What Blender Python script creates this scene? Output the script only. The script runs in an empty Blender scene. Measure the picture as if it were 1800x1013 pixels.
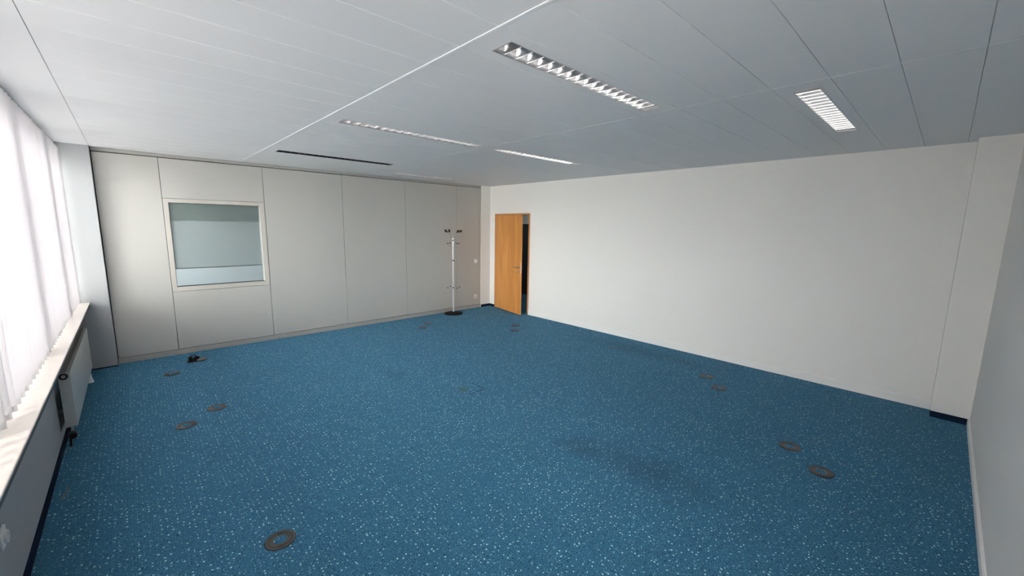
import bpy, bmesh, math, random
from mathutils import Vector, Matrix
random.seed(7)
SC = bpy.context.scene
COL = SC.collection
PI = math.pi

# ------------------------------------------------------------------ dimensions (metres)
H = 2.65            # ceiling
D = 7.337           # partition face
W = 6.58            # long white wall
WP = 6.347          # face of the pier beside the near wall
XS = 0.175          # parapet face
SILL = 0.826
TOP = 2.95

# ------------------------------------------------------------------ helpers
def link(o, parent=None):
    COL.objects.link(o)
    if parent is not None:
        o.parent = parent
    return o

class MB:
    """collects shapes into one mesh"""
    def __init__(self):
        self.bm = bmesh.new()
    def box(self, x0, y0, z0, x1, y1, z1, bevel=0.0, seg=2, rot=None, piv=None):
        t = bmesh.new()
        bmesh.ops.create_cube(t, size=1)
        for v in t.verts:
            v.co = Vector(((x0+x1)/2 + v.co.x*(x1-x0), (y0+y1)/2 + v.co.y*(y1-y0), (z0+z1)/2 + v.co.z*(z1-z0)))
        if bevel > 0:
            bmesh.ops.bevel(t, geom=list(t.edges), offset=bevel, segments=seg, profile=0.5, affect='EDGES')
        if rot is not None:
            p = Vector(piv) if piv else Vector(((x0+x1)/2, (y0+y1)/2, (z0+z1)/2))
            for v in t.verts:
                v.co = p + rot @ (v.co - p)
        self.merge(t)
        return self
    def merge(self, t):
        m = bpy.data.meshes.new('tmp'); t.to_mesh(m); t.free()
        self.bm.from_mesh(m); bpy.data.meshes.remove(m)
    def cyl(self, a, b, r, seg=24, r2=None, cap=True):
        a = Vector(a); b = Vector(b); d = b-a
        t = bmesh.new()
        bmesh.ops.create_cone(t, cap_ends=cap, segments=seg, radius1=r, radius2=r if r2 is None else r2, depth=d.length)
        q = d.to_track_quat('Z', 'Y').to_matrix()
        for v in t.verts:
            v.co = (a+b)/2 + q @ v.co
        self.merge(t); return self
    def lathe(self, prof, c=(0,0,0), seg=48, axis='Z', close=False):
        """profile of (r, h) turned about an axis"""
        rings = []
        for (r, h) in prof:
            ring = []
            for k in range(seg):
                a = 2*PI*k/seg
                p = Vector((r*math.cos(a), r*math.sin(a), h))
                if axis == 'Y': p = Vector((p.x, -p.z, p.y))
                if axis == 'X': p = Vector((p.z, p.x, p.y))
                ring.append(self.bm.verts.new(p + Vector(c)))
            rings.append(ring)
        n = len(rings)
        for i in range(n if close else n-1):
            A = rings[i]; B = rings[(i+1) % n]
            for k in range(seg):
                k2 = (k+1) % seg
                self.bm.faces.new((A[k], A[k2], B[k2], B[k]))
        if not close:
            if prof[0][0] > 1e-6: self.bm.faces.new(list(reversed(rings[0])))
            if prof[-1][0] > 1e-6: self.bm.faces.new(rings[-1])
        return self
    def tube(self, pts, r, seg=10, cap=True):
        pts = [Vector(p) for p in pts]
        rings = []
        up = Vector((0,0,1))
        prev = None
        for i, p in enumerate(pts):
            if i == 0: d = pts[1]-p
            elif i == len(pts)-1: d = p-pts[i-1]
            else: d = pts[i+1]-pts[i-1]
            d.normalize()
            if prev is None:
                n = d.orthogonal().normalized()
            else:
                n = (prev - d*prev.dot(d)).normalized()
            prev = n; b = d.cross(n)
            rr = r[i] if isinstance(r, (list, tuple)) else r
            rings.append([self.bm.verts.new(p + (n*math.cos(2*PI*k/seg) + b*math.sin(2*PI*k/seg))*rr) for k in range(seg)])
        for A, B in zip(rings, rings[1:]):
            for k in range(seg):
                k2 = (k+1) % seg
                self.bm.faces.new((A[k], A[k2], B[k2], B[k]))
        if cap:
            self.bm.faces.new(list(reversed(rings[0]))); self.bm.faces.new(rings[-1])
        return self
    def prism(self, poly, ax, lo, hi):
        """polygon in the two other axes, extruded along ax"""
        def P(u, v, w):
            return {'x': Vector((w, u, v)), 'y': Vector((u, w, v)), 'z': Vector((u, v, w))}[ax]
        A = [self.bm.verts.new(P(u, v, lo)) for u, v in poly]
        B = [self.bm.verts.new(P(u, v, hi)) for u, v in poly]
        n = len(poly)
        for k in range(n):
            k2 = (k+1) % n
            self.bm.faces.new((A[k], A[k2], B[k2], B[k]))
        self.bm.faces.new(list(reversed(A))); self.bm.faces.new(B)
        return self
    def build(self, name, mat, parent=None, smooth=False, loc=None):
        bmesh.ops.recalc_face_normals(self.bm, faces=list(self.bm.faces))
        me = bpy.data.meshes.new(name)
        self.bm.to_mesh(me); self.bm.free()
        me.materials.append(mat)
        if smooth:
            for p in me.polygons: p.use_smooth = True
            try: me.set_sharp_from_angle(angle=math.radians(35))
            except Exception: pass
        o = bpy.data.objects.new(name, me)
        if loc: o.location = loc
        return link(o, parent)

def tag(o, label, cat, group=None, kind=None):
    o['label'] = label; o['category'] = cat
    if group: o['group'] = group
    if kind: o['kind'] = kind
    return o

def struct(o, label=None, cat=None):
    o['kind'] = 'structure'
    if label: o['label'] = label
    if cat: o['category'] = cat
    return o

def empty(name, loc, label, cat, group=None):
    o = bpy.data.objects.new(name, None); o.location = loc
    o.empty_display_size = 0.05
    link(o)
    return tag(o, label, cat, group)

def copy_tree(o, parent=None):
    c = o.copy(); COL.objects.link(c)
    c.parent = parent
    for ch in list(o.children):
        copy_tree(ch, c)
    return c

# ------------------------------------------------------------------ materials
def srgb(r, g, b):
    f = lambda c: (c/12.92 if c <= 0.04045 else ((c+0.055)/1.055)**2.4)
    return (f(r/255), f(g/255), f(b/255), 1)

def mat(name, col, rough=0.5, metal=0.0, bump=None, spec=0.5, var=None):
    m = bpy.data.materials.new(name); m.use_nodes = True
    nt = m.node_tree; b = nt.nodes['Principled BSDF']
    b.inputs['Base Color'].default_value = col
    b.inputs['Roughness'].default_value = rough
    b.inputs['Metallic'].default_value = metal
    b.inputs['Specular IOR Level'].default_value = spec
    tc = nt.nodes.new('ShaderNodeTexCoord')
    if var:
        sc, amt = var
        n = nt.nodes.new('ShaderNodeTexNoise'); n.inputs['Scale'].default_value = sc; n.inputs['Detail'].default_value = 4
        nt.links.new(tc.outputs['Object'], n.inputs['Vector'])
        mx = nt.nodes.new('ShaderNodeMix'); mx.data_type = 'RGBA'
        mx.inputs[6].default_value = tuple(c*(1-amt) for c in col[:3])+(1,)
        mx.inputs[7].default_value = tuple(min(1, c*(1+amt)) for c in col[:3])+(1,)
        nt.links.new(n.outputs['Fac'], mx.inputs[0])
        nt.links.new(mx.outputs[2], b.inputs['Base Color'])
    if bump:
        sc, st, dist = bump
        n = nt.nodes.new('ShaderNodeTexNoise'); n.inputs['Scale'].default_value = sc; n.inputs['Detail'].default_value = 3
        nt.links.new(tc.outputs['Object'], n.inputs['Vector'])
        bp = nt.nodes.new('ShaderNodeBump'); bp.inputs['Strength'].default_value = st; bp.inputs['Distance'].default_value = dist
        nt.links.new(n.outputs['Fac'], bp.inputs['Height'])
        nt.links.new(bp.outputs['Normal'], b.inputs['Normal'])
    return m

M = {}
M['wall'] = mat('white_wall_paint', srgb(238, 234, 228), 0.75, bump=(170, 0.25, 0.002), spec=0.3)
M['pier'] = mat('grey_pier_paint', srgb(168, 170, 170), 0.7, bump=(170, 0.2, 0.002), spec=0.3)
M['parapet'] = mat('parapet_paint', srgb(168, 171, 174), 0.7, bump=(170, 0.2, 0.002), spec=0.3)
M['ceiling'] = mat('ceiling_metal_paint', srgb(226, 226, 226), 0.5, bump=(420, 0.12, 0.001), spec=0.45)
M['ceil_line'] = mat('ceiling_rail_and_glint', srgb(240, 241, 242), 0.35)
M['panel'] = mat('partition_laminate', srgb(186, 184, 178), 0.5, var=(6, 0.02), bump=(300, 0.1, 0.001))
M['panel_trim'] = mat('partition_trim', srgb(166, 164, 158), 0.5)
M['joint'] = mat('ceiling_joint', srgb(58, 58, 58), 0.8)
M['gap'] = mat('shadow_gap', srgb(62, 57, 52), 0.8)
M['frame'] = mat('window_frame_cream', srgb(194, 189, 180), 0.4)
M['sill'] = mat('sill_stone', srgb(212, 204, 196), 0.16, var=(40, 0.05))
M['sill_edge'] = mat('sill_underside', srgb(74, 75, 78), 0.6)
M['white'] = mat('white_plastic', srgb(235, 235, 232), 0.35)
M['rad'] = mat('radiator_enamel', srgb(192, 193, 189), 0.35)
M['rad_grille'] = mat('radiator_grille', srgb(150, 150, 146), 0.5)
M['black'] = mat('black_plastic', srgb(22, 22, 24), 0.4)
M['black_gloss'] = mat('black_enamel', srgb(16, 15, 15), 0.6, spec=0.2)
M['chrome'] = mat('chrome', (0.86, 0.86, 0.87, 1), 0.16, 1.0)
M['silver'] = mat('silver_painted_tube', srgb(206, 206, 206), 0.3, 0.4)
M['dark_reflection_louvre'] = mat('dark_reflection_louvre', srgb(52, 54, 58), 0.35, 0.6)
M['steel'] = mat('brushed_steel', (0.6, 0.59, 0.57, 1), 0.35, 1.0)
M['louvre'] = mat('mirror_louvre', (0.86, 0.86, 0.87, 1), 0.2, 1.0)
M['housing'] = mat('luminaire_housing', srgb(190, 192, 194), 0.5)
M['lamp'] = mat('unlit_tube', srgb(225, 227, 228), 0.3)
M['navy'] = mat('navy_carpet_strip', srgb(12, 30, 54), 0.9, bump=(500, 0.4, 0.002), spec=0.1)
M['base'] = mat('white_baseboard', srgb(240, 237, 232), 0.5)
M['pvc'] = mat('window_frame_white', srgb(225, 226, 228), 0.4)
M['grille'] = mat('outlet_grille', srgb(92, 89, 88), 0.45)
M['rim'] = mat('outlet_rim', srgb(34, 34, 38), 0.4)
M['dark_in'] = mat('dark_void', srgb(12, 12, 12), 0.9)
M['paper'] = mat('pale_scrap', srgb(84, 108, 122), 0.8)
M['handle'] = mat('bronze_handle', (0.34, 0.31, 0.28, 1), 0.35, 1.0)
M['concrete'] = mat('plenum', srgb(110, 110, 110), 0.9)
M['next'] = mat('next_room_paint', srgb(202, 202, 202), 0.8)
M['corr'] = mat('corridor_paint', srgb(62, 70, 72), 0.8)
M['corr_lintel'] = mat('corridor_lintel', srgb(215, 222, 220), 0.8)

def wood_mat():
    m = bpy.data.materials.new('beech_veneer'); m.use_nodes = True
    nt = m.node_tree; b = nt.nodes['Principled BSDF']
    tc = nt.nodes.new('ShaderNodeTexCoord')
    mp = nt.nodes.new('ShaderNodeMapping'); mp.inputs['Scale'].default_value = (5, 5, 0.55)
    nt.links.new(tc.outputs['Object'], mp.inputs[0])
    n = nt.nodes.new('ShaderNodeTexNoise'); n.inputs['Scale'].default_value = 1.6; n.inputs['Detail'].default_value = 6
    n.inputs['Distortion'].default_value = 0.8
    nt.links.new(mp.outputs[0], n.inputs['Vector'])
    cr = nt.nodes.new('ShaderNodeValToRGB')
    cr.color_ramp.elements[0].position = 0.3; cr.color_ramp.elements[0].color = srgb(196, 126, 58)
    cr.color_ramp.elements[1].position = 0.72; cr.color_ramp.elements[1].color = srgb(222, 156, 84)
    nt.links.new(n.outputs['Fac'], cr.inputs[0]); nt.links.new(cr.outputs[0], b.inputs['Base Color'])
    b.inputs['Roughness'].default_value = 0.4
    return m
M['wood'] = wood_mat()
M['wood_frame'] = mat('door_frame_veneer', srgb(188, 132, 82), 0.4, var=(14, 0.06))

def carpet_mat():
    m = bpy.data.materials.new('blue_flecked_carpet'); m.use_nodes = True
    nt = m.node_tree; b = nt.nodes['Principled BSDF']; L = nt.links.new
    tc = nt.nodes.new('ShaderNodeTexCoord'); OBJ = tc.outputs['Object']
    def mix(fac, a, c):
        x = nt.nodes.new('ShaderNodeMix'); x.data_type = 'RGBA'
        L(fac, x.inputs[0])
        for s, v in ((6, a), (7, c)):
            if isinstance(v, tuple): x.inputs[s].default_value = v
            else: L(v, x.inputs[s])
        return x.outputs[2]
    def math_(op, a, c=None, clamp=False):
        x = nt.nodes.new('ShaderNodeMath'); x.operation = op; x.use_clamp = clamp
        for i, v in enumerate((a, c)):
            if v is None: continue
            if isinstance(v, (int, float)): x.inputs[i].default_value = v
            else: L(v, x.inputs[i])
        return x.outputs[0]
    def noise(scale, detail=3):
        n = nt.nodes.new('ShaderNodeTexNoise'); n.inputs['Scale'].default_value = scale; n.inputs['Detail'].default_value = detail
        L(OBJ, n.inputs['Vector']); return n.outputs['Fac']
    def ramp(v, lo, hi):
        x = nt.nodes.new('ShaderNodeMapRange'); x.inputs[1].default_value = lo; x.inputs[2].default_value = hi
        L(v, x.inputs[0]); return x.outputs[0]
    def specks(scale, rad, keep, off):
        mp = nt.nodes.new('ShaderNodeMapping'); mp.inputs['Location'].default_value = (off, off*0.7, 0)
        L(OBJ, mp.inputs[0])
        wob = nt.nodes.new('ShaderNodeVectorMath'); wob.operation = 'ADD'
        nz = nt.nodes.new('ShaderNodeTexNoise'); nz.inputs['Scale'].default_value = 150
        L(OBJ, nz.inputs['Vector'])
        scl = nt.nodes.new('ShaderNodeVectorMath'); scl.operation = 'SCALE'; scl.inputs[3].default_value = 0.008
        L(nz.outputs['Color'], scl.inputs[0]); L(mp.outputs[0], wob.inputs[0]); L(scl.outputs[0], wob.inputs[1])
        v = nt.nodes.new('ShaderNodeTexVoronoi'); v.voronoi_dimensions = '2D'; v.inputs['Scale'].default_value = scale
        L(wob.outputs[0], v.inputs['Vector'])
        sp = nt.nodes.new('ShaderNodeSeparateColor'); L(v.outputs['Color'], sp.inputs[0])
        # each fleck its own size; some cells have none
        r = math_('MULTIPLY', math_('SUBTRACT', sp.outputs[0], 1-keep, True), rad/keep)
        d = math_('SUBTRACT', r, v.outputs['Distance'])
        return math_('MULTIPLY', d, 14, True)
    base = mix(ramp(noise(210, 3), 0.37, 0.63), srgb(20, 66, 98), srgb(74, 134, 164))
    base = mix(math_('MULTIPLY', ramp(noise(3.2, 4), 0.35, 0.7), 0.22), base, srgb(46, 90, 116))
    c = mix(math_('MULTIPLY', specks(72, 0.36, 0.5, 3.1), 0.75), base, srgb(12, 38, 66))
    c = mix(math_('MULTIPLY', specks(84, 0.36, 0.5, 11.7), 0.5), c, srgb(130, 186, 208))
    c = mix(specks(40, 0.235, 0.6, 7.3), c, srgb(190, 226, 232))
    # worn dirty patches
    sx = nt.nodes.new('ShaderNodeSeparateXYZ'); L(OBJ, sx.inputs[0]); X = sx.outputs[0]; Y = sx.outputs[1]
    def blob(cx, cy, rx, ry, nscale, amt, colr):
        nonlocal c
        dx = math_('DIVIDE', math_('SUBTRACT', X, cx), rx); dy = math_('DIVIDE', math_('SUBTRACT', Y, cy), ry)
        d = math_('SQRT', math_('ADD', math_('MULTIPLY', dx, dx), math_('MULTIPLY', dy, dy)))
        d = math_('ADD', d, math_('MULTIPLY', math_('SUBTRACT', noise(nscale, 4), 0.5), 1.1))
        f = math_('MULTIPLY', ramp(d, 1.0, 0.2), amt, True)
        c = mix(f, c, colr)
    blob(3.40, 1.72, 0.30, 0.62, 4, 0.42, srgb(40, 62, 84))
    blob(3.28, 2.25, 0.22, 0.25, 6, 0.32, srgb(42, 64, 84))
    blob(2.92, 4.75, 0.16, 0.40, 5, 0.24, srgb(36, 70, 96))
    blob(3.26, 3.82, 0.07, 0.09, 9, 0.75, srgb(70, 96, 84))
    blob(6.1, 3.4, 0.35, 1.3, 3, 0.35, srgb(34, 62, 72))
    # cut lines in the carpet
    def cut(cx, cy, hx, hy, amt=0.75):
        nonlocal c
        f = math_('MULTIPLY', math_('LESS_THAN', math_('ABSOLUTE', math_('SUBTRACT', X, cx)), hx),
                  math_('LESS_THAN', math_('ABSOLUTE', math_('SUBTRACT', Y, cy)), hy))
        c = mix(math_('MULTIPLY', f, amt), c, srgb(12, 34, 52))
    cut(3.452, 3.80, 0.006, 0.125); cut(3.345, 3.675, 0.11, 0.007)
    cut(3.755, 1.78, 0.004, 0.06); cut(4.09, 0.59, 0.20, 0.003, 0.3)
    L(c, b.inputs['Base Color'])
    b.inputs['Roughness'].default_value = 0.92
    b.inputs['Specular IOR Level'].default_value = 0.15
    b.inputs['Sheen Weight'].default_value = 0.1
    b.inputs['Sheen Roughness'].default_value = 0.5
    b.inputs['Sheen Tint'].default_value = srgb(150, 200, 230)
    bp = nt.nodes.new('ShaderNodeBump'); bp.inputs['Strength'].default_value = 0.5; bp.inputs['Distance'].default_value = 0.004
    L(noise(330, 2), bp.inputs['Height']); L(bp.outputs['Normal'], b.inputs['Normal'])
    return m
M['carpet'] = carpet_mat()

def fabric_mat(name, col, trans, stripe=True):
    m = bpy.data.materials.new(name); m.use_nodes = True
    nt = m.node_tree; nt.nodes.remove(nt.nodes['Principled BSDF'])
    out = nt.nodes['Material Output']; L = nt.links.new
    d = nt.nodes.new('ShaderNodeBsdfDiffuse'); t = nt.nodes.new('ShaderNodeBsdfTranslucent')
    mx = nt.nodes.new('ShaderNodeMixShader'); mx.inputs[0].default_value = trans
    L(d.outputs[0], mx.inputs[1]); L(t.outputs[0], mx.inputs[2]); L(mx.outputs[0], out.inputs[0])
    tc = nt.nodes.new('ShaderNodeTexCoord')
    mp = nt.nodes.new('ShaderNodeMapping'); mp.inputs['Scale'].default_value = (220, 220, 1.2)
    n = nt.nodes.new('ShaderNodeTexNoise'); n.inputs['Scale'].default_value = 1; n.inputs['Detail'].default_value = 2
    L(tc.outputs['Object'], mp.inputs[0]); L(mp.outputs[0], n.inputs['Vector'])
    cm = nt.nodes.new('ShaderNodeMix'); cm.data_type = 'RGBA'
    cm.inputs[6].default_value = tuple(c*0.9 for c in col[:3])+(1,); cm.inputs[7].default_value = col
    L(n.outputs['Fac'], cm.inputs[0])
    L(cm.outputs[2], d.inputs[0]); L(cm.outputs[2], t.inputs[0])
    return m
M['slat'] = fabric_mat('blind_fabric', srgb(246, 243, 244), 0.30)
M['roller'] = fabric_mat('roller_fabric', srgb(230, 230, 229), 0.6)
M['upper_cloth'] = fabric_mat('upper_cloth_fabric', srgb(238, 241, 238), 0.8)

def glass_mat(name, tint, gl=0.08):
    m = bpy.data.materials.new(name); m.use_nodes = True
    nt = m.node_tree; nt.nodes.remove(nt.nodes['Principled BSDF'])
    out = nt.nodes['Material Output']; L = nt.links.new
    t = nt.nodes.new('ShaderNodeBsdfTransparent'); t.inputs[0].default_value = tint
    g = nt.nodes.new('ShaderNodeBsdfGlossy'); g.inputs['Roughness'].default_value = 0.02
    fr = nt.nodes.new('ShaderNodeFresnel'); fr.inputs[0].default_value = 1.5
    ad = nt.nodes.new('ShaderNodeMath'); ad.operation = 'ADD'; ad.inputs[1].default_value = gl; ad.use_clamp = True
    mx = nt.nodes.new('ShaderNodeMixShader')
    L(fr.outputs[0], ad.inputs[0]); L(ad.outputs[0], mx.inputs[0])
    L(t.outputs[0], mx.inputs[1]); L(g.outputs[0], mx.inputs[2]); L(mx.outputs[0], out.inputs[0])
    return m
M['glass'] = glass_mat('clear_glass', (0.96, 0.98, 0.98, 1), 0.0)
M['teal_glass'] = glass_mat('teal_tinted_glass', (0.86, 0.92, 0.925, 1), 0.03)

# ------------------------------------------------------------------ the setting
# floor
f = MB().box(-0.12, -0.15, -0.12, 8.4, D+2.6, 0).build('floor', M['carpet'])
struct(f)

# ceiling : metal panels 0.288 m wide in three bands, on a plenum slab
PY = 0.288; Y0 = 0.325 - PY*2
XB = [0.466, 1.9586, 3.652, W+0.02]
LIGHTS = [  # band x range, centre y
    (2.092, 3.556, Y0+PY*(5+2)+PY/2), ]
def ypan(k): return Y0 + PY*k
def cell_of(y): return int((y-Y0)//PY)
LX_B = (2.092, 3.556); LX_C = (3.802, 5.266)
lights = [(LX_B, 1.913), (LX_C, 1.045), (LX_B, 3.929), (LX_C, 3.929), (LX_B, 5.945), (LX_C, 6.809)]
lights = [(lx, ypan(cell_of(y))+PY/2) for lx, y in lights]
LHW = 0.070
cm = MB()
cm.box(-0.12, -0.15, TOP-0.05, W+0.4, D+0.2, TOP)                       # slab closing the plenum
cm.box(0.0, -0.05, H, XB[0]-0.003, D+0.1, H+0.02)                    # smooth strip by the window
nk = int((D+0.2-Y0)/PY)+1
for bi in range(3):
    xa, xb = XB[bi], XB[bi+1]
    g = (0.0004, 0.0009, 0.0008)[bi]
    bv = 0.0035 if bi == 0 else 0.0018
    for k in range(-1, nk+1):
        ya, yb = ypan(k)+g, ypan(k+1)-g
        yc = (ya+yb)/2
        hit = [l for l in lights if abs(l[1]-yc) < 0.02 and l[0][0] > xa-0.05 and l[0][1] < xb+0.05]
        # U profile panel with bevelled long edges
        def strip(x0, x1, y0, y1, b0, b1):
            poly = []
            if b0: poly += [(y0, H+bv), (y0+bv, H)]
            else: poly += [(y0, H)]
            if b1: poly += [(y1-bv, H), (y1, H+bv)]
            else: poly += [(y1, H)]
            poly += [(y1, H+0.02), (y0, H+0.02)]
            cm.prism(poly, 'x', x0, x1)
        if hit:
            (lx0, lx1), ly = hit[0]
            strip(xa, lx0, ya, yb, True, True); strip(lx1, xb, ya, yb, True, True)
            strip(lx0, lx1, ya, ly-LHW, True, False); strip(lx0, lx1, ly+LHW, yb, False, True)
        else:
            strip(xa, xb, ya, yb, True, True)
ceil = struct(cm.build('ceiling', M['ceiling']))
struct(MB().box(XB[1]-0.007, 0.0, H-0.003, XB[1]+0.007, D-0.0, H+0.01, 0.0012).build('trim_1', M['ceil_line']))
struct(MB().box(XB[2]-0.003, 0.0, H-0.0012, XB[2]+0.003, D-0.0, H+0.01, 0.0005).build('trim_2', M['ceiling']))
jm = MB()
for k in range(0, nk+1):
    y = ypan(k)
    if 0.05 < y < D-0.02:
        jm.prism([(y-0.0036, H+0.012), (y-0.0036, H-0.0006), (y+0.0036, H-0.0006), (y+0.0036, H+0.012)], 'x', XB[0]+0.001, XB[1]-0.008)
jm.build('joint_glint', M['ceil_line'], ceil)  # white strips stand for the window's grazing reflection along these joints
# dark joint with a thin bright edge by the window
tj = MB().box(XB[0]-0.003, 0.0, H+0.004, XB[0], D, H+0.02)
struct(tj.build('trim_3', M['joint']))

# window wall : parapet with the radiator niche, lintel, mullion piers between the windows
NY0, NY1, NZ0 = 4.95, 7.10, 0.13
wl = MB()
wl.box(-0.12, -0.15, 0, XS, NY0, 0.79).box(-0.12, NY1, 0, XS, D+0.1, 0.79)
wl.box(-0.12, NY0, 0, XS, NY1, NZ0).box(-0.12, NY0, NZ0, 0.06, NY1, 0.79)
wl.box(-0.12, -0.15, 0.79, -0.0, D+0.1, SILL)
wl.box(-0.12, -0.15, 2.56, 0.10, D+0.1, TOP)
wall_left = struct(wl.build('wall_left', M['parapet']))
pb = MB().box(-0.12, 7.243, 0, 0.462, D+0.1, H+0.01, 0.002).build('pier', M['pier'], wall_left)

SEG = [(-0.15, 1.69), (1.75, 3.19), (3.25, 4.69), (4.75, 6.19), (6.25, 7.243)]
for i, (a, b_) in enumerate(SEG):
    w = MB()
    fw = 0.05
    w.box(-0.075, a-0.03 if i else a, SILL, -0.005, a+fw, 2.56).box(-0.075, b_-fw, SILL, -0.005, b_+0.03 if i < 4 else b_, 2.56)
    w.box(-0.075, a+fw, SILL, -0.005, b_-fw, SILL+fw).box(-0.075, a+fw, 2.56-fw, -0.005, b_-fw, 2.56)
    wo = struct(w.build('window_%d' % (i+1), M['pvc']))
    MB().box(-0.045, a+fw-0.01, SILL+fw-0.01, -0.035, b_-fw+0.01, 2.56-fw+0.01).build('pane', M['glass'], wo)
    MB().box(-0.005, a+fw+0.2, 1.5, 0.012, a+fw+0.23, 1.53, 0.003).box(0.008, a+fw+0.2, 1.42, 0.018, a+fw+0.225, 1.53, 0.003).build('handle', M['white'], wo)

# window sill (continuous)
sl = MB().box(-0.01, -0.1, SILL-0.014, 0.297, 7.2425, SILL, 0.004)
sill = tag(sl.build('window_sill', M['sill']), 'long pale window sill running under the white vertical blinds', 'window sill')

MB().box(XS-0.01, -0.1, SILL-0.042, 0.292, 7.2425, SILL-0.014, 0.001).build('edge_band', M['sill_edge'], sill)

# partition wall at the back
wb = MB()
WX0, WX1, WZ0, WZ1 = 1.067, 2.214, 0.864, 2.091
yb0 = D+0.030; yb1 = D+0.09
wb.box(0.2, yb0, 0, WX0+0.02, yb1, H).box(WX1-0.02, yb0, 0, 6.32, yb1, H)
wb.box(WX0+0.02, yb0, 0, WX1-0.02, yb1, WZ0+0.02).box(WX0+0.02, yb0, WZ1-0.02, WX1-0.02, yb1, H)
wb.box(-0.12, yb1, H+0.0, W+0.3, yb1+0.04, TOP)
wall_back = struct(wb.build('wall_back', M['gap']))
ZP0, ZP1 = 0.074, 2.598
xs = [0.468, 1.064, 2.218, 3.366, 4.518, 5.678, 6.322]
g = 0.0028
def panel(x0, x1, z0, z1):
    MB().box(x0+g, D, z0, x1-g, D+0.03, z1, 0.0015).build('panel', M['panel'], wall_back)
panel(xs[0], xs[1], ZP0, ZP1)
panel(xs[1], xs[2], ZP0, WZ0-0.004)
panel(xs[1], xs[2], WZ1+0.004, ZP1)
for a, b_ in zip(xs[2:], xs[3:]): panel(a, b_, ZP0, ZP1)
MB().box(0.468, D-0.004, 2.608, 6.322, D+0.03, H-0.002).build('head_rail', M['panel_trim'], wall_back)
# white return between partition and long wall
MB().box(6.326, D-0.012, 0.0, W+0.02, D+0.1, H+0.02).build('return', M['wall'], wall_back)
sh_ = MB()
for hx, hz in ((3.501, 1.979), (3.518, 1.932), (3.925, 1.983), (3.923, 1.933), (4.350, 1.955), (4.419, 1.946)):
    sh_.cyl((hx, D-0.0006, hz), (hx, D+0.002, hz), 0.005, 12)
sh_.build('screw_holes', M['panel_trim'], wall_back)
struct(MB().box(0.468, D-0.008, 0.0, 6.322, D+0.03, 0.066, 0.0015).build('baseboard_back', M['panel_trim']))

# window in the partition
w5 = MB()
fy0, fy1 = D-0.004, D+0.085
iw = (1.120, 2.150, 0.926, 2.040)
w5.box(WX0, fy0, WZ0, iw[0], fy1, WZ1, 0.002).box(iw[1], fy0, WZ0, WX1, fy1, WZ1, 0.002)
w5.box(iw[0]-0.002, fy0, WZ0, iw[1]+0.002, fy1, iw[2], 0.002).box(iw[0]-0.002, fy0, iw[3], iw[1]+0.002, fy1, WZ1, 0.002)
win5 = struct(w5.build('window_6', M['frame']))
MB().box(iw[0]-0.003, D+0.030, iw[2]-0.003, iw[1]+0.003, D+0.036, iw[3]+0.003).build('pane', M['teal_glass'], win5)
gk = MB()
gk.box(iw[0], D+0.018, iw[2], iw[1], D+0.030, iw[2]+0.010).box(iw[0], D+0.024, iw[2], iw[0]+0.004, D+0.030, iw[3])
gk.box(iw[0], D+0.024, iw[3]-0.005, iw[1], D+0.030, iw[3])
gk.build('gasket', M['black'], win5)
rb = empty('roller_blind', (1.635, D+0.06, iw[3]), 'grey-green roller blind half lowered behind the glass of the partition window', 'blind')
def local(o, root):
    o.parent = root; o.matrix_parent_inverse = Matrix.Translation(-root.location)
    return o
local(MB().box(iw[0]+0.004, D+0.058, 1.168, iw[1]-0.012, D+0.0592, iw[3]-0.002).build('cloth', M['roller']), rb)
local(MB().box(iw[0]+0.004, D+0.046, 1.805, iw[1]-0.004, D+0.0475, iw[3]-0.002).build('upper_cloth', M['upper_cloth']), rb)  # second cloth layer, makes the top of the pane darker
local(MB().box(iw[0]+0.004, D+0.053, 1.160, iw[1]-0.012, D+0.064, 1.172, 0.003).build('hem_bar', M['panel_trim']), rb)

# long white wall with the door opening
DY0, DY1, DZ = 6.085, 7.152, 2.064
wr = MB()
wr.box(W, -0.15, 0, W+0.14, DY0, TOP).box(W, DY1, 0, W+0.14, D+0.1, TOP).box(W, DY0, DZ, W+0.14, DY1, TOP)
wall_right = struct(wr.build('wall_right', M['wall']))
MB().box(WP, -0.1, 0.062, W+0.01, 0.264, H+0.01, 0.003).build('pier', M['wall'], wall_right)
br = struct(MB().prism([(W-0.014, 0.0), (W-0.014, 0.085), (W-0.006, 0.094), (W+0.001, 0.096), (W+0.001, 0.0)], 'y', 0.264, DY0-0.004).build('baseboard_right', M['base']))
MB().box(WP+0.002, -0.05, 0.0, W, 0.262, 0.062).build('carpet_strip', M['navy'], br)
MB().box(W-0.008, DY1, 0.0, W+0.001, D-0.014, 0.055).box(6.328, D-0.020, 0.0, W, D-0.010, 0.055).build('carpet_strip', M['navy'], br)

wf = MB().box(-0.12, -0.15, 0, W+0.14, 0.0, TOP)
struct(wf.build('wall_front', M['wall']))
struct(MB().prism([(0.0, 0.0), (0.014, 0.0), (0.014, 0.058), (0.006, 0.066), (0.0, 0.067)], 'x', 0.4, WP+0.001).build('baseboard_front', M['base']))
struct(MB().box(XS, 0.02, 0.0, XS+0.010, 7.243, 0.058).box(XS, 7.2335, 0.0, 0.462, 7.243, 0.012).build('baseboard_left', M['navy']))

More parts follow.
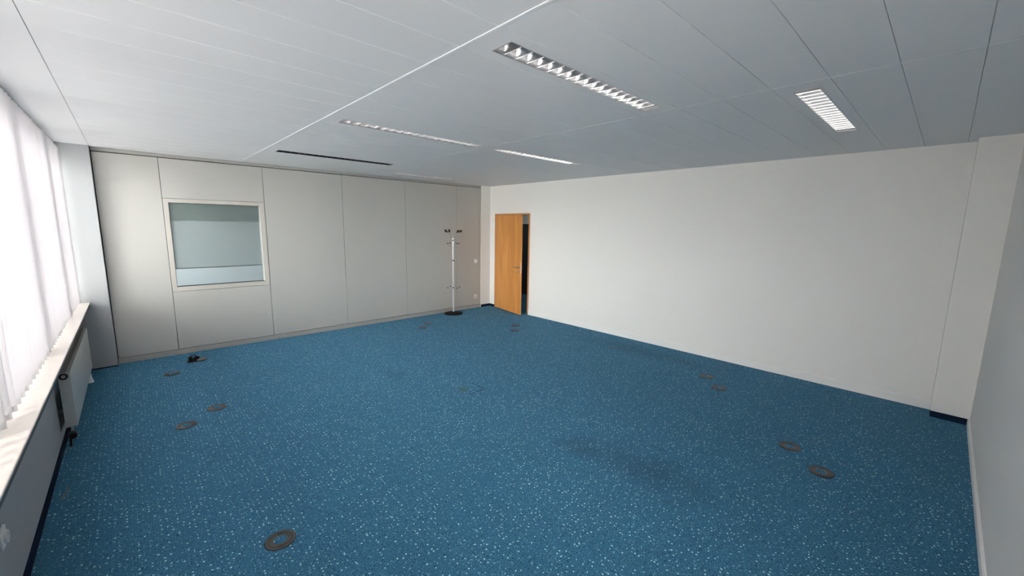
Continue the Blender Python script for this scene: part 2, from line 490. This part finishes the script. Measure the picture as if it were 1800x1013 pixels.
# door
fr = MB()
JW = 0.034
fx0, fx1 = W-0.012, W+0.15
fr.box(fx0, DY0, 0, fx1, DY0+JW, DZ, 0.002).box(fx0, DY1-JW, 0, fx1, DY1, DZ, 0.002).box(fx0, DY0+JW, DZ-JW, fx1, DY1-JW, DZ, 0.002)
door = struct(fr.build('door_1', M['wood_frame']))
hinge = Vector((W-0.018, DY1-JW-0.004, 0.012))
ang = math.radians(10.6)
LW, LH, LT = 0.990, DZ-JW-0.018, 0.040
leaf = MB().box(0, -LW, 0, LT, 0, LH, 0.002).build('leaf', M['wood'], door)
leaf.location = hinge; leaf.rotation_euler = (0, 0, -ang)
for zz in (0.22, 1.02, 1.78):
    MB().cyl((-0.008, 0.0, zz), (-0.008, 0.0, zz+0.08), 0.008, 12).build('hinge', M['handle'], leaf, True)
for s, face in ((-1, 0.0), (1, LT)):
    h = MB()
    hy, hz = -LW+0.065, 0.965
    h.lathe([(0.026, 0), (0.026, 0.007), (0.0, 0.008)], (face, hy, hz), 24, 'X') if s > 0 else h.lathe([(0.0, -0.008), (0.026, -0.007), (0.026, 0)], (face, hy, hz), 24, 'X')
    h.tube([(face, hy, hz), (face+s*0.045, hy, hz), (face+s*0.055, hy+0.012, hz), (face+s*0.055, hy+0.105, hz)], 0.0085, 12)
    h.build('handle', M['handle'], leaf, True)
    k = MB()
    k.lathe([(0.024, 0), (0.024, 0.006), (0.0, 0.007)], (face, hy, hz-0.085), 24, 'X') if s > 0 else k.lathe([(0.0, -0.007), (0.024, -0.006), (0.024, 0)], (face, hy, hz-0.085), 24, 'X')
    k.build('keyhole_rosette', M['handle'], leaf, True)
MB().box(LT*0.3, -LW-0.001, 0.86, LT*0.7, -LW+0.004, 1.06).build('lock_plate', M['steel'], leaf)

# corridor beyond the door : dim, with a pale band high up
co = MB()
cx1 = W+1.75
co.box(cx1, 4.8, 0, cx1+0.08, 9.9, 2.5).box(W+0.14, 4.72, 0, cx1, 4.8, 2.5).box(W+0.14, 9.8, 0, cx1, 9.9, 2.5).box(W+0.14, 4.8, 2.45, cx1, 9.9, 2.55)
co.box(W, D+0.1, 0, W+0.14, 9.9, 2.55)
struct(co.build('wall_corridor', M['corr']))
cl = bpy.data.lights.new('corridor_fill', 'AREA'); cl.energy = 4.5; cl.shape = 'RECTANGLE'; cl.size = 1.2; cl.size_y = 0.2  # added fill light, lifts the corridor seen through the door gap
clo = bpy.data.objects.new('corridor_fill', cl); clo.location = (W+1.0, 7.2, 2.44); link(clo)
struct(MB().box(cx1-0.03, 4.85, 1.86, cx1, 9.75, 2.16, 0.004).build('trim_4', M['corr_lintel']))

# neighbouring office behind the partition window, daylit from the same facade
nx = MB()
ny = D+0.10
nx.box(-0.12, ny, 0, 0.0, ny+2.5, 1.4).box(-0.12, ny, 2.2, 0.0, ny+2.5, TOP)
nx.box(-0.12, ny+2.4, 0, 5.0, ny+2.5, TOP).box(5.0, ny, 0, 5.1, ny+2.5, TOP).box(-0.12, ny, H+0.05, 5.0, ny+2.5, TOP)
nx.box(0.1, D+0.09, 0, WX0+0.02, ny, H).box(WX1-0.02, D+0.09, 0, 5.0, ny, H)
struct(nx.build('wall_next_office', M['next']))

# ------------------------------------------------------------------ vertical blinds
BX = 0.173; SW = 0.127; PITCH = 0.1155
def make_blind(y0, y1, label):
    r = empty('vertical_blind', (BX, y0, H), label, 'blind', 'white vertical blinds along the window wall')
    n = int(round((y1-y0)/PITCH)); p = (y1-y0)/n
    MB().box(-0.022, 0.004, -0.034, 0.022, y1-y0-0.004, -0.0005, 0.003).build('head_rail', M['white'], r)
    ch = MB()
    for k in range(n):
        yc = (k+0.5)*p
        t = math.radians(52 + random.uniform(-1.3, 1.3))
        jit = random.uniform(-0.002, 0.002)
        d = Vector((math.sin(t), math.cos(t), 0)); nn = Vector((math.cos(t), -math.sin(t), 0))
        zb = SILL + 0.022 - H; zt = -0.050
        m = MB()
        cols = []
        for q in range(7):
            u = (q/6-0.5)*SW
            bow = 0.0045*(1-(2*u/SW)**2)
            base = Vector((jit, yc, 0)) + d*u + nn*bow
            cols.append([[m.bm.verts.new(base + nn*s*0.0004 + Vector((0, 0, z))) for s in (-1, 1)] for z in (zb, zb+(zt-zb)/2, zt)])
        for q in range(6):
            for zi in range(2):
                for s in (0, 1):
                    m.bm.faces.new((cols[q][zi][s], cols[q+1][zi][s], cols[q+1][zi+1][s], cols[q][zi+1][s]))
            for zi in (0, 2):
                m.bm.faces.new((cols[q][zi][0], cols[q+1][zi][0], cols[q+1][zi][1], cols[q][zi][1]))
        for q in (0, 6):
            for zi in range(2):
                m.bm.faces.new((cols[q][zi][0], cols[q][zi+1][0], cols[q][zi+1][1], cols[q][zi][1]))
        so = m.build('slat', M['slat'], r, True)
        a = math.pi/2 - t
        rot = Matrix.Rotation(-t, 3, 'Z')
        c0 = Vector((jit, yc, 0))
        MB().box(jit-0.0022, yc-SW*0.42, zb+0.003, jit+0.0022, yc+SW*0.42, zb+0.030, 0.001, 1, rot, c0 + Vector((0, 0, zb+0.016))).build('bottom_weight', M['white'], so)
        MB().box(jit-0.003, yc-0.010, zt-0.004, jit+0.003, yc+0.010, -0.034, 0.001, 1, rot, c0 + Vector((0, 0, zt))).build('hanger', M['white'], so)
        for s in (-1, 1):
            pass
    for s in (-1, 1):
        pts = []
        for k in range(n):
            for j in range(4):
                yy = (k+0.5)*p + j*p/4
                if yy > (n-0.5)*p: break
                sag = 0.006*math.sin(PI*j/4)
                pts.append((s*0.010, yy, SILL+0.036-H-sag))
        MB().tube(pts, 0.0011, 6).build('bead_chain', M['white'], r)
    return r
make_blind(6.222, 7.235, 'white vertical blind narrowest of the row, against the grey pier')
make_blind(4.722, 6.214, 'white vertical blind above the white radiator')
make_blind(3.222, 4.714, 'white vertical blind at the left edge of the photo')
make_blind(1.722, 3.214, 'white vertical blind second from the near wall beside the camera')
make_blind(0.060, 1.714, 'white vertical blind next to the near wall behind the camera')

# ------------------------------------------------------------------ radiator under the sill
RY0, RY1, RZ0, RZ1, RX0, RX1 = 4.93, 6.76, 0.165, 0.618, 0.208, 0.273
rad = empty('radiator', (0.235, RY0, 0), 'white flat-fronted panel radiator mounted below the window sill', 'radiator')
def R_(o): return local(o, rad)
fpn = MB().box(RX1-0.014, RY0+0.004, RZ0, RX1, RY1-0.004, RZ1-0.004, 0.005, 3)
R_(fpn.build('front_panel', M['rad'], None, True))
rp = MB().box(RX0, RY0+0.004, RZ0, RX0+0.012, RY1-0.004, RZ1-0.004, 0.004)
R_(rp.build('rear_panel', M['rad'], None, True))
fins = MB()
k = RY0+0.03
while k < RY1-0.03:
    fins.box(RX0+0.012, k, RZ0+0.03, RX1-0.014, k+0.0015, RZ1-0.03); k += 0.033
R_(fins.build('convector_fins', M['rad']))
for yy in (RY0, RY1-0.008):
    R_(MB().box(RX0-0.002, yy, RZ0+0.004, RX1-0.002, yy+0.008, RZ1, 0.003).build('side_cover', M['rad'], None, True))
tg = MB()
tg.box(RX0, RY0+0.008, RZ1-0.006, RX0+0.008, RY1-0.008, RZ1).box(RX1-0.022, RY0+0.008, RZ1-0.006, RX1-0.002, RY1-0.008, RZ1)
k = RY0+0.012
while k < RY1-0.012:
    tg.box(RX0+0.008, k, RZ1-0.005, RX1-0.022, k+0.006, RZ1-0.001); k += 0.018
R_(tg.build('top_grille', M['rad_grille']))
# end plug near the top of the near side
R_(MB().lathe([(0.025, 0.0), (0.025, 0.010), (0.018, 0.012), (0.018, 0.004)], (0.236, RY0, 0.588), 28, 'Y').build('vent_plug', M['black'], None, True))
R_(MB().lathe([(0.013, 0.0), (0.013, 0.009), (0.0, 0.010)], (0.236, RY0, 0.588), 24, 'Y').build('bleed_screw', M['steel'], None, True))
# thermostat head, valve and pipes at the bottom of the near side
vz = 0.118
R_(MB().tube([(0.238, RY0+0.03, RZ0+0.02), (0.238, RY0+0.03, vz), (0.238, RY0-0.005, vz)], 0.009, 12).build('valve_pipe', M['steel'], None, True))
R_(MB().lathe([(0.016, 0.0), (0.023, 0.012), (0.026, 0.022), (0.026, 0.062), (0.022, 0.072), (0.0, 0.074)], (0.245, RY0-0.002, vz), 24, 'Y').build('thermostat_head', M['black'], None, True))
R_(MB().tube([(0.238, RY0+0.03, vz), (0.220, RY0+0.03, 0.06), (0.215, RY0+0.03, 0.0)], 0.008, 12).build('floor_pipe', M['black'], None, True))
R_(MB().tube([(0.240, RY1-0.05, RZ0+0.02), (0.240, RY1-0.05, 0.06), (0.240, RY1-0.05, 0.0)], 0.009, 12).build('floor_pipe', M['white'], None, True))
R_(MB().lathe([(0.030, 0), (0.030, 0.008), (0.018, 0.05), (0.014, 0.10), (0.0, 0.102)], (0.244, RY1-0.05, 0.0), 24).build('pipe_cover', M['white'], None, True))
for yy in (RY0+0.25, RY1-0.25):
    R_(MB().box(0.058, yy, RZ0+0.05, RX0+0.002, yy+0.03, RZ0+0.08).box(0.058, yy, RZ1-0.10, RX0+0.002, yy+0.03, RZ1-0.07).build('wall_bracket', M['steel']))

# ------------------------------------------------------------------ recessed louvre lights
LL = LX_B[1]-LX_B[0]
def make_light():
    r = bpy.data.objects.new('ceiling_light', None); link(r)
    hw = LHW; L2 = LL/2; dp = 0.062
    hs = MB().box(-L2-0.002, -hw-0.002, dp+0.014, L2+0.002, hw+0.002, dp+0.020)
    hs.box(-L2-0.002, -hw-0.004, 0.004, L2+0.002, -hw-0.001, dp+0.018).box(-L2-0.002, hw+0.001, 0.004, L2+0.002, hw+0.004, dp+0.018)
    hs.box(-L2-0.004, -hw, 0.004, -L2-0.001, hw, dp+0.018).box(L2+0.001, -hw, 0.004, L2+0.004, hw, dp+0.018)
    hs.build('housing', M['housing'], r)
    fm = MB()
    t = 0.004
    fm.box(-L2, -hw, -0.0015, L2, -hw+t, 0.010).box(-L2, hw-t, -0.0015, L2, hw, 0.010)
    fm.box(-L2, -hw+t, -0.0015, -L2+t, hw-t, 0.010).box(L2-t, -hw+t, -0.0015, L2, hw-t, 0.010)
    fm.build('frame', M['steel'], r)
    for s in (-1, 1):
        # curved side reflector
        pts = []
        for q in range(9):
            u = q/8
            pts.append((s*(hw-t-0.001 - 0.030*u*u), 0.004 + dp*u))
        poly = pts + [(y + s*0.0012, z) for y, z in reversed(pts)]
        MB().prism(poly, 'x', -L2+t, L2-t).build('side_reflector', M['louvre'], r, True)
    n = 18
    for k in range(1, n):
        x = -L2 + LL*k/n
        zs = [0.0045 + 0.040*q/6 for q in range(7)]
        def half(z):
            u = (z-0.0045)/0.040
            return 0.0013 + 0.0095*u**1.8
        poly = [(x-0.0007, 0.0033)] + [(x-half(z), z) for z in zs] + [(x+half(z), z) for z in reversed(zs)] + [(x+0.0007, 0.0033)]
        # blade narrower at the top to follow the reflectors
        m = MB()
        def yw(z):
            u = (z-0.004)/dp
            return hw-t-0.0015-0.030*u*u
        A = [m.bm.verts.new(Vector((px, -yw(pz), pz))) for px, pz in poly]
        B = [m.bm.verts.new(Vector((px, yw(pz), pz))) for px, pz in poly]
        nn = len(poly)
        for i in range(nn):
            j = (i+1) % nn
            m.bm.faces.new((A[i], A[j], B[j], B[i]))
        m.bm.faces.new(list(reversed(A))); m.bm.faces.new(B)
        m.build('louvre_blade', M['louvre'], r, True)
    MB().cyl((-L2+0.03, 0, dp-0.002), (L2-0.03, 0, dp-0.002), 0.013, 16).build('tube', M['lamp'], r, True)
    return r
proto = make_light()
llab = ['recessed louvre ceiling light nearest the camera, largest one',
        'bright white recessed louvre ceiling light near the right end of the white wall',
        'long recessed louvre ceiling light, middle of the row beside the white ceiling rail',
        'thin recessed louvre ceiling light above the door, middle of the row along the white wall',
        'dark recessed louvre ceiling light above the grey partition panels',
        'farthest recessed louvre ceiling light, above the coat stand']
for i, (lx, ly) in enumerate(lights):
    o = proto if i == 0 else copy_tree(proto)
    o.location = ((lx[0]+lx[1])/2, ly, H)
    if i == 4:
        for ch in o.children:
            ch.data = ch.data.copy(); ch.data.materials[0] = M['dark_reflection_louvre']  # dark reflection in this mirror louvre is put into its colour
    tag(o, llab[i], 'ceiling light', 'recessed louvre lights in the ceiling')

# ------------------------------------------------------------------ round floor outlets
def make_outlet():
    r = bpy.data.objects.new('floor_outlet', None); link(r)
    MB().lathe([(0.0745, 0.0), (0.080, 0.0), (0.0797, 0.003), (0.078, 0.0048), (0.076, 0.0048), (0.0745, 0.003)], (0, 0, 0), 56, 'Z', True).build('outer_ring', M['rim'], r, True)
    MB().lathe([(0.0746, 0.0), (0.0746, 0.0012), (0.0, 0.0013)], (0, 0, 0), 48).build('well', M['dark_in'], r)
    g_ = MB()
    n = 44
    for k in range(n):
        a = 2*PI*k/n
        g_.box(0.033, -0.0019, 0.001, 0.072, 0.0019, 0.0042, rot=Matrix.Rotation(a, 3, 'Z'), piv=(0, 0, 0))
    g_.lathe([(0.0685, 0.001), (0.0743, 0.001), (0.0743, 0.0046), (0.0685, 0.0046)], (0, 0, 0), 48, 'Z', True)
    g_.build('grille', M['grille'], r)
    MB().lathe([(0.034, 0.0005), (0.034, 0.0048), (0.032, 0.0056), (0.0, 0.0056)], (0, 0, 0), 40).build('centre_disc', M['carpet'], r, True)
    return r
op = make_outlet()
outs = [
    ((1.187, 2.753), 'round floor outlet nearest the camera, large with clear radial slots'),
    ((0.931, 4.788), 'round floor outlet level with the near end of the radiator, nearer of its pair'),
    ((1.183, 5.039), 'round floor outlet right of the radiator, farther of its pair'),
    ((0.931, 6.483), 'round flush floor outlet left of the opened outlet, in front of the leftmost partition panel'),
    ((4.363, 6.525), 'round floor outlet left of the coat stand, nearer of its pair'),
    ((4.589, 6.723), 'round floor outlet left of the coat stand, farther of its pair'),
    ((5.486, 5.333), 'small round floor outlet in front of the door, nearer of its pair'),
    ((5.750, 5.595), 'small round floor outlet in front of the door, farther of its pair'),
    ((5.766, 2.187), 'faint round floor outlet by the white wall, farther of its pair'),
    ((5.503, 1.943), 'faint round floor outlet by the white wall, nearer of its pair'),
    ((4.622, 1.047), 'round floor outlet at the right of the carpet, farther of its pair'),
    ((4.370, 0.789), 'round floor outlet at the right of the carpet, nearer of its pair'),
]
for i, ((x, y), lab) in enumerate(outs):
    o = op if i == 0 else copy_tree(op)
    o.location = (x, y, 0); o.rotation_euler = (0, 0, 0.4*i)
    tag(o, lab, 'floor outlet', 'round outlets set in the carpet')
oo = empty('floor_outlet', (1.185, 6.893, 0), 'opened floor outlet with black plug sticking up in front of the partition', 'floor outlet', 'round outlets set in the carpet')
MB().lathe([(0.0745, 0.0), (0.080, 0.0), (0.0797, 0.003), (0.078, 0.0048), (0.076, 0.0048), (0.0745, 0.003)], (0, 0, 0), 56, 'Z', True).build('outer_ring', M['rim'], oo, True)
MB().lathe([(0.0746, 0.0), (0.0746, 0.0012), (0.0, 0.0013)], (0, 0, 0), 48).build('well', M['dark_in'], oo)
ld = MB().lathe([(0.0, -0.004), (0.054, -0.004), (0.054, 0.004), (0.0, 0.004)], (0, 0, 0), 40)
ldo = ld.build('lid', M['grille'], oo, True); ldo.location = (0.075, -0.045, 0.016); ldo.rotation_euler = (0.10, -0.16, 0)
pg = MB().box(-0.026, -0.02, 0, 0.026, 0.02, 0.055, 0.008, 3)
pgo = pg.build('plug', M['black'], oo, True); pgo.location = (0.012, 0.0, 0.006); pgo.rotation_euler = (0.15, 0.45, 0.5)
pg = MB().box(-0.022, -0.018, 0, 0.022, 0.018, 0.05, 0.008, 3)
pgo = pg.build('plug', M['black'], oo, True); pgo.location = (-0.028, 0.02, 0.012); pgo.rotation_euler = (-0.2, -0.35, 0.9)
MB().tube([(0.03, 0.0, 0.050), (0.01, 0.01, 0.072), (-0.03, 0.015, 0.066), (-0.052, 0.005, 0.040), (-0.062, -0.02, 0.012), (-0.080, -0.055, 0.006), (-0.03, -0.085, 0.006)], 0.006, 10).build('cable', M['black'], oo, True)

# ------------------------------------------------------------------ coat stand
cs = empty('coat_stand', (5.452, 7.135, 0), 'chrome coat stand with round black base in front of the partition', 'coat stand')
MB().lathe([(0.185, 0.0), (0.188, 0.004), (0.186, 0.012), (0.15, 0.024), (0.06, 0.034), (0.024, 0.040), (0.0, 0.041)], (0, 0, 0), 56).build('base', M['black_gloss'], cs, True)
MB().cyl((0, 0, 0.035), (0, 0, 1.50), 0.0165, 24).build('pole', M['silver'], cs, True)
MB().lathe([(0.0168, 1.085), (0.019, 1.088), (0.019, 1.108), (0.0168, 1.111)], (0, 0, 0), 24, 'Z', True).build('joint_ring', M['black'], cs, True)
MB().lathe([(0.0, 1.49), (0.024, 1.49), (0.028, 1.50), (0.028, 1.535), (0.018, 1.548), (0.0, 1.55)], (0, 0, 0), 24).build('top_collar', M['chrome'], cs, True)
AZ = [math.radians(v) for v in (-35+22, -35-54, 145+32, 145-63)]
for a in AZ:
    ca, sa = math.cos(a), math.sin(a)
    path = [(0.022, 1.40), (0.026, 1.50), (0.034, 1.56), (0.060, 1.62), (0.110, 1.66), (0.155, 1.678)]
    h = MB().tube([(r*ca, r*sa, z) for r, z in path], 0.006, 10).build('hook_arm', M['steel'], cs, True)
    e = Vector((0.155*ca, 0.155*sa, 1.680)); d = Vector((0.75*ca, 0.75*sa, 0.55)).normalized()
    MB().lathe([(0.0, -0.022), (0.015, -0.020), (0.0185, -0.012), (0.0185, 0.034), (0.014, 0.040), (0.0, 0.041)], (0, 0, 0), 20).build('knob', M['black'], h, True)
    kn = h.children[0]; kn.rotation_mode = 'QUATERNION'; kn.rotation_quaternion = d.to_track_quat('Z', 'Y'); kn.location = e
    path = [(0.014, 1.405), (0.05, 1.388), (0.090, 1.390), (0.115, 1.410), (0.124, 1.438)]
    h2 = MB().tube([(r*ca, r*sa, z) for r, z in path], 0.0055, 10).build('lower_hook', M['steel'], cs, True)
    MB().lathe([(0.0, -0.012), (0.010, -0.008), (0.013, 0.002), (0.009, 0.012), (0.0, 0.014)], (0.124*ca, 0.124*sa, 1.442), 14).build('knob', M['black'], h2, True)
MB().lathe([(0.026, 0.532), (0.026, 0.562), (0.0165, 0.565), (0.0165, 0.529)], (0, 0, 0), 24, 'Z', True).build('umbrella_collar', M['chrome'], cs, True)
for a in AZ:
    ca, sa = math.cos(a), math.sin(a)
    h = MB().tube([(r*ca, r*sa, z) for r, z in ((0.02, 0.548), (0.08, 0.548), (0.128, 0.549))], 0.0042, 8).build('umbrella_arm', M['steel'], cs, True)
    MB().lathe([(0.0, -0.012), (0.010, -0.008), (0.013, 0.0), (0.010, 0.008), (0.0, 0.012)], (0.132*ca, 0.132*sa, 0.549), 14).build('knob', M['black'], h, True)

# ------------------------------------------------------------------ switch and socket on the partition
sw = empty('light_switch', (6.183, D, 1.040), 'white light switch on the grey partition, upper of the two plates', 'light switch')
MB().box(-0.040, -0.009, -0.040, 0.040, 0.0, 0.040, 0.003).build('plate', M['white'], sw)
MB().box(-0.028, -0.013, -0.028, 0.028, -0.007, 0.028, 0.002, rot=Matrix.Rotation(0.06, 3, 'X')).build('rocker', M['white'], sw)
so = empty('wall_socket', (6.183, D, 0.258), 'white power socket low on the grey partition beside the corner', 'socket')
sp = MB().box(-0.041, -0.007, -0.041, 0.041, 0.0, 0.041, 0.003)
sp.lathe([(0.0215, 0.006), (0.0275, 0.006), (0.0275, 0.012), (0.0215, 0.012)], (0, 0, 0), 32, 'Y', True)
sp.build('plate', M['white'], so)
MB().lathe([(0.0, 0.0062), (0.021, 0.0062), (0.021, 0.0075), (0.0, 0.0076)], (0, 0, 0), 32, 'Y').build('socket_well', M['panel_trim'], so)
MB().lathe([(0, 0.0074), (0.003, 0.0074), (0.003, 0.0085), (0, 0.0085)], (-0.0095, 0, 0), 12, 'Y').lathe([(0, 0.0074), (0.003, 0.0074), (0.003, 0.0085), (0, 0.0085)], (0.0095, 0, 0), 12, 'Y').build('pin_holes', M['black'], so)

# parapet socket at the left edge of the photo
ps = empty('wall_socket', (XS, 3.055, 0.40), 'white power socket on the parapet at the left edge of the photo', 'socket')
pp = MB().box(0.0, -0.042, -0.042, 0.010, 0.042, 0.042, 0.003)
pp.lathe([(0.0215, 0.009), (0.0285, 0.009), (0.0285, 0.020), (0.0215, 0.020)], (0, 0, 0), 32, 'X', True)
pp.build('plate', M['white'], ps)
MB().lathe([(0.0, 0.0095), (0.0212, 0.0095), (0.0212, 0.0105), (0.0, 0.0106)], (0, 0, 0), 32, 'X').build('socket_well', M['gap'], ps)
# pale scrap on the carpet
scp = MB()
pts = [(0.230, 4.05), (0.252, 4.10), (0.262, 4.17), (0.257, 4.23), (0.243, 4.18), (0.232, 4.11)]
scp.prism(pts, 'z', 0.0, 0.004)
tag(scp.build('paper_scrap', M['paper']), 'pale thin scrap lying on the carpet beside the parapet skirting', 'scrap')

# ------------------------------------------------------------------ camera
r_yaw, r_pitch, r_roll, FPX = 0.75407085, -0.15146057, 0.01538299, 712.646
cy_, sy_ = math.cos(r_yaw), math.sin(r_yaw); cp_, sp_ = math.cos(r_pitch), math.sin(r_pitch)
fwd = Vector((sy_*cp_, cy_*cp_, sp_)); rt = Vector((cy_, -sy_, 0)); up = rt.cross(fwd)
r2 = rt*math.cos(r_roll) + up*math.sin(r_roll); u2 = -rt*math.sin(r_roll) + up*math.cos(r_roll)
cam = bpy.data.cameras.new('camera'); co_ = bpy.data.objects.new('camera', cam); link(co_)
cam.sensor_width = 36; cam.sensor_fit = 'HORIZONTAL'; cam.lens = FPX/1800*36; cam.clip_start = 0.02
mw = Matrix((r2, u2, -fwd)).transposed().to_4x4(); mw.translation = Vector((0.71581674, 0.34258502, 1.80320547))
co_.matrix_world = mw
SC.camera = co_

# ------------------------------------------------------------------ daylight
wd = bpy.data.worlds.new('overcast_sky'); SC.world = wd; wd.use_nodes = True
bg = wd.node_tree.nodes['Background']
wn = wd.node_tree
wtc = wn.nodes.new('ShaderNodeTexCoord'); wsx = wn.nodes.new('ShaderNodeSeparateXYZ'); wr_ = wn.nodes.new('ShaderNodeValToRGB')
wma = wn.nodes.new('ShaderNodeMapRange'); wma.inputs[1].default_value = -1; wma.inputs[2].default_value = 1
wn.links.new(wtc.outputs['Generated'], wsx.inputs[0]); wn.links.new(wsx.outputs[2], wma.inputs[0]); wn.links.new(wma.outputs[0], wr_.inputs[0])
wr_.color_ramp.elements[0].position = 0.47; wr_.color_ramp.elements[0].color = (0.50, 0.48, 0.46, 1)
wr_.color_ramp.elements[1].position = 0.53; wr_.color_ramp.elements[1].color = (1.0, 0.985, 0.975, 1)
wn.links.new(wr_.outputs[0], bg.inputs[0]); bg.inputs[1].default_value = 16.0

SC.view_settings.view_transform = 'Standard'
SC.view_settings.look = 'None'
SC.view_settings.gamma = 1.0
SC.view_settings.use_curve_mapping = False
SC.view_settings.exposure = 0.84
try:
    SC.cycles.max_bounces = 14; SC.cycles.diffuse_bounces = 10; SC.cycles.transparent_max_bounces = 16
    SC.cycles.sample_clamp_indirect = 6
    SC.cycles.use_denoising = True
except Exception: pass
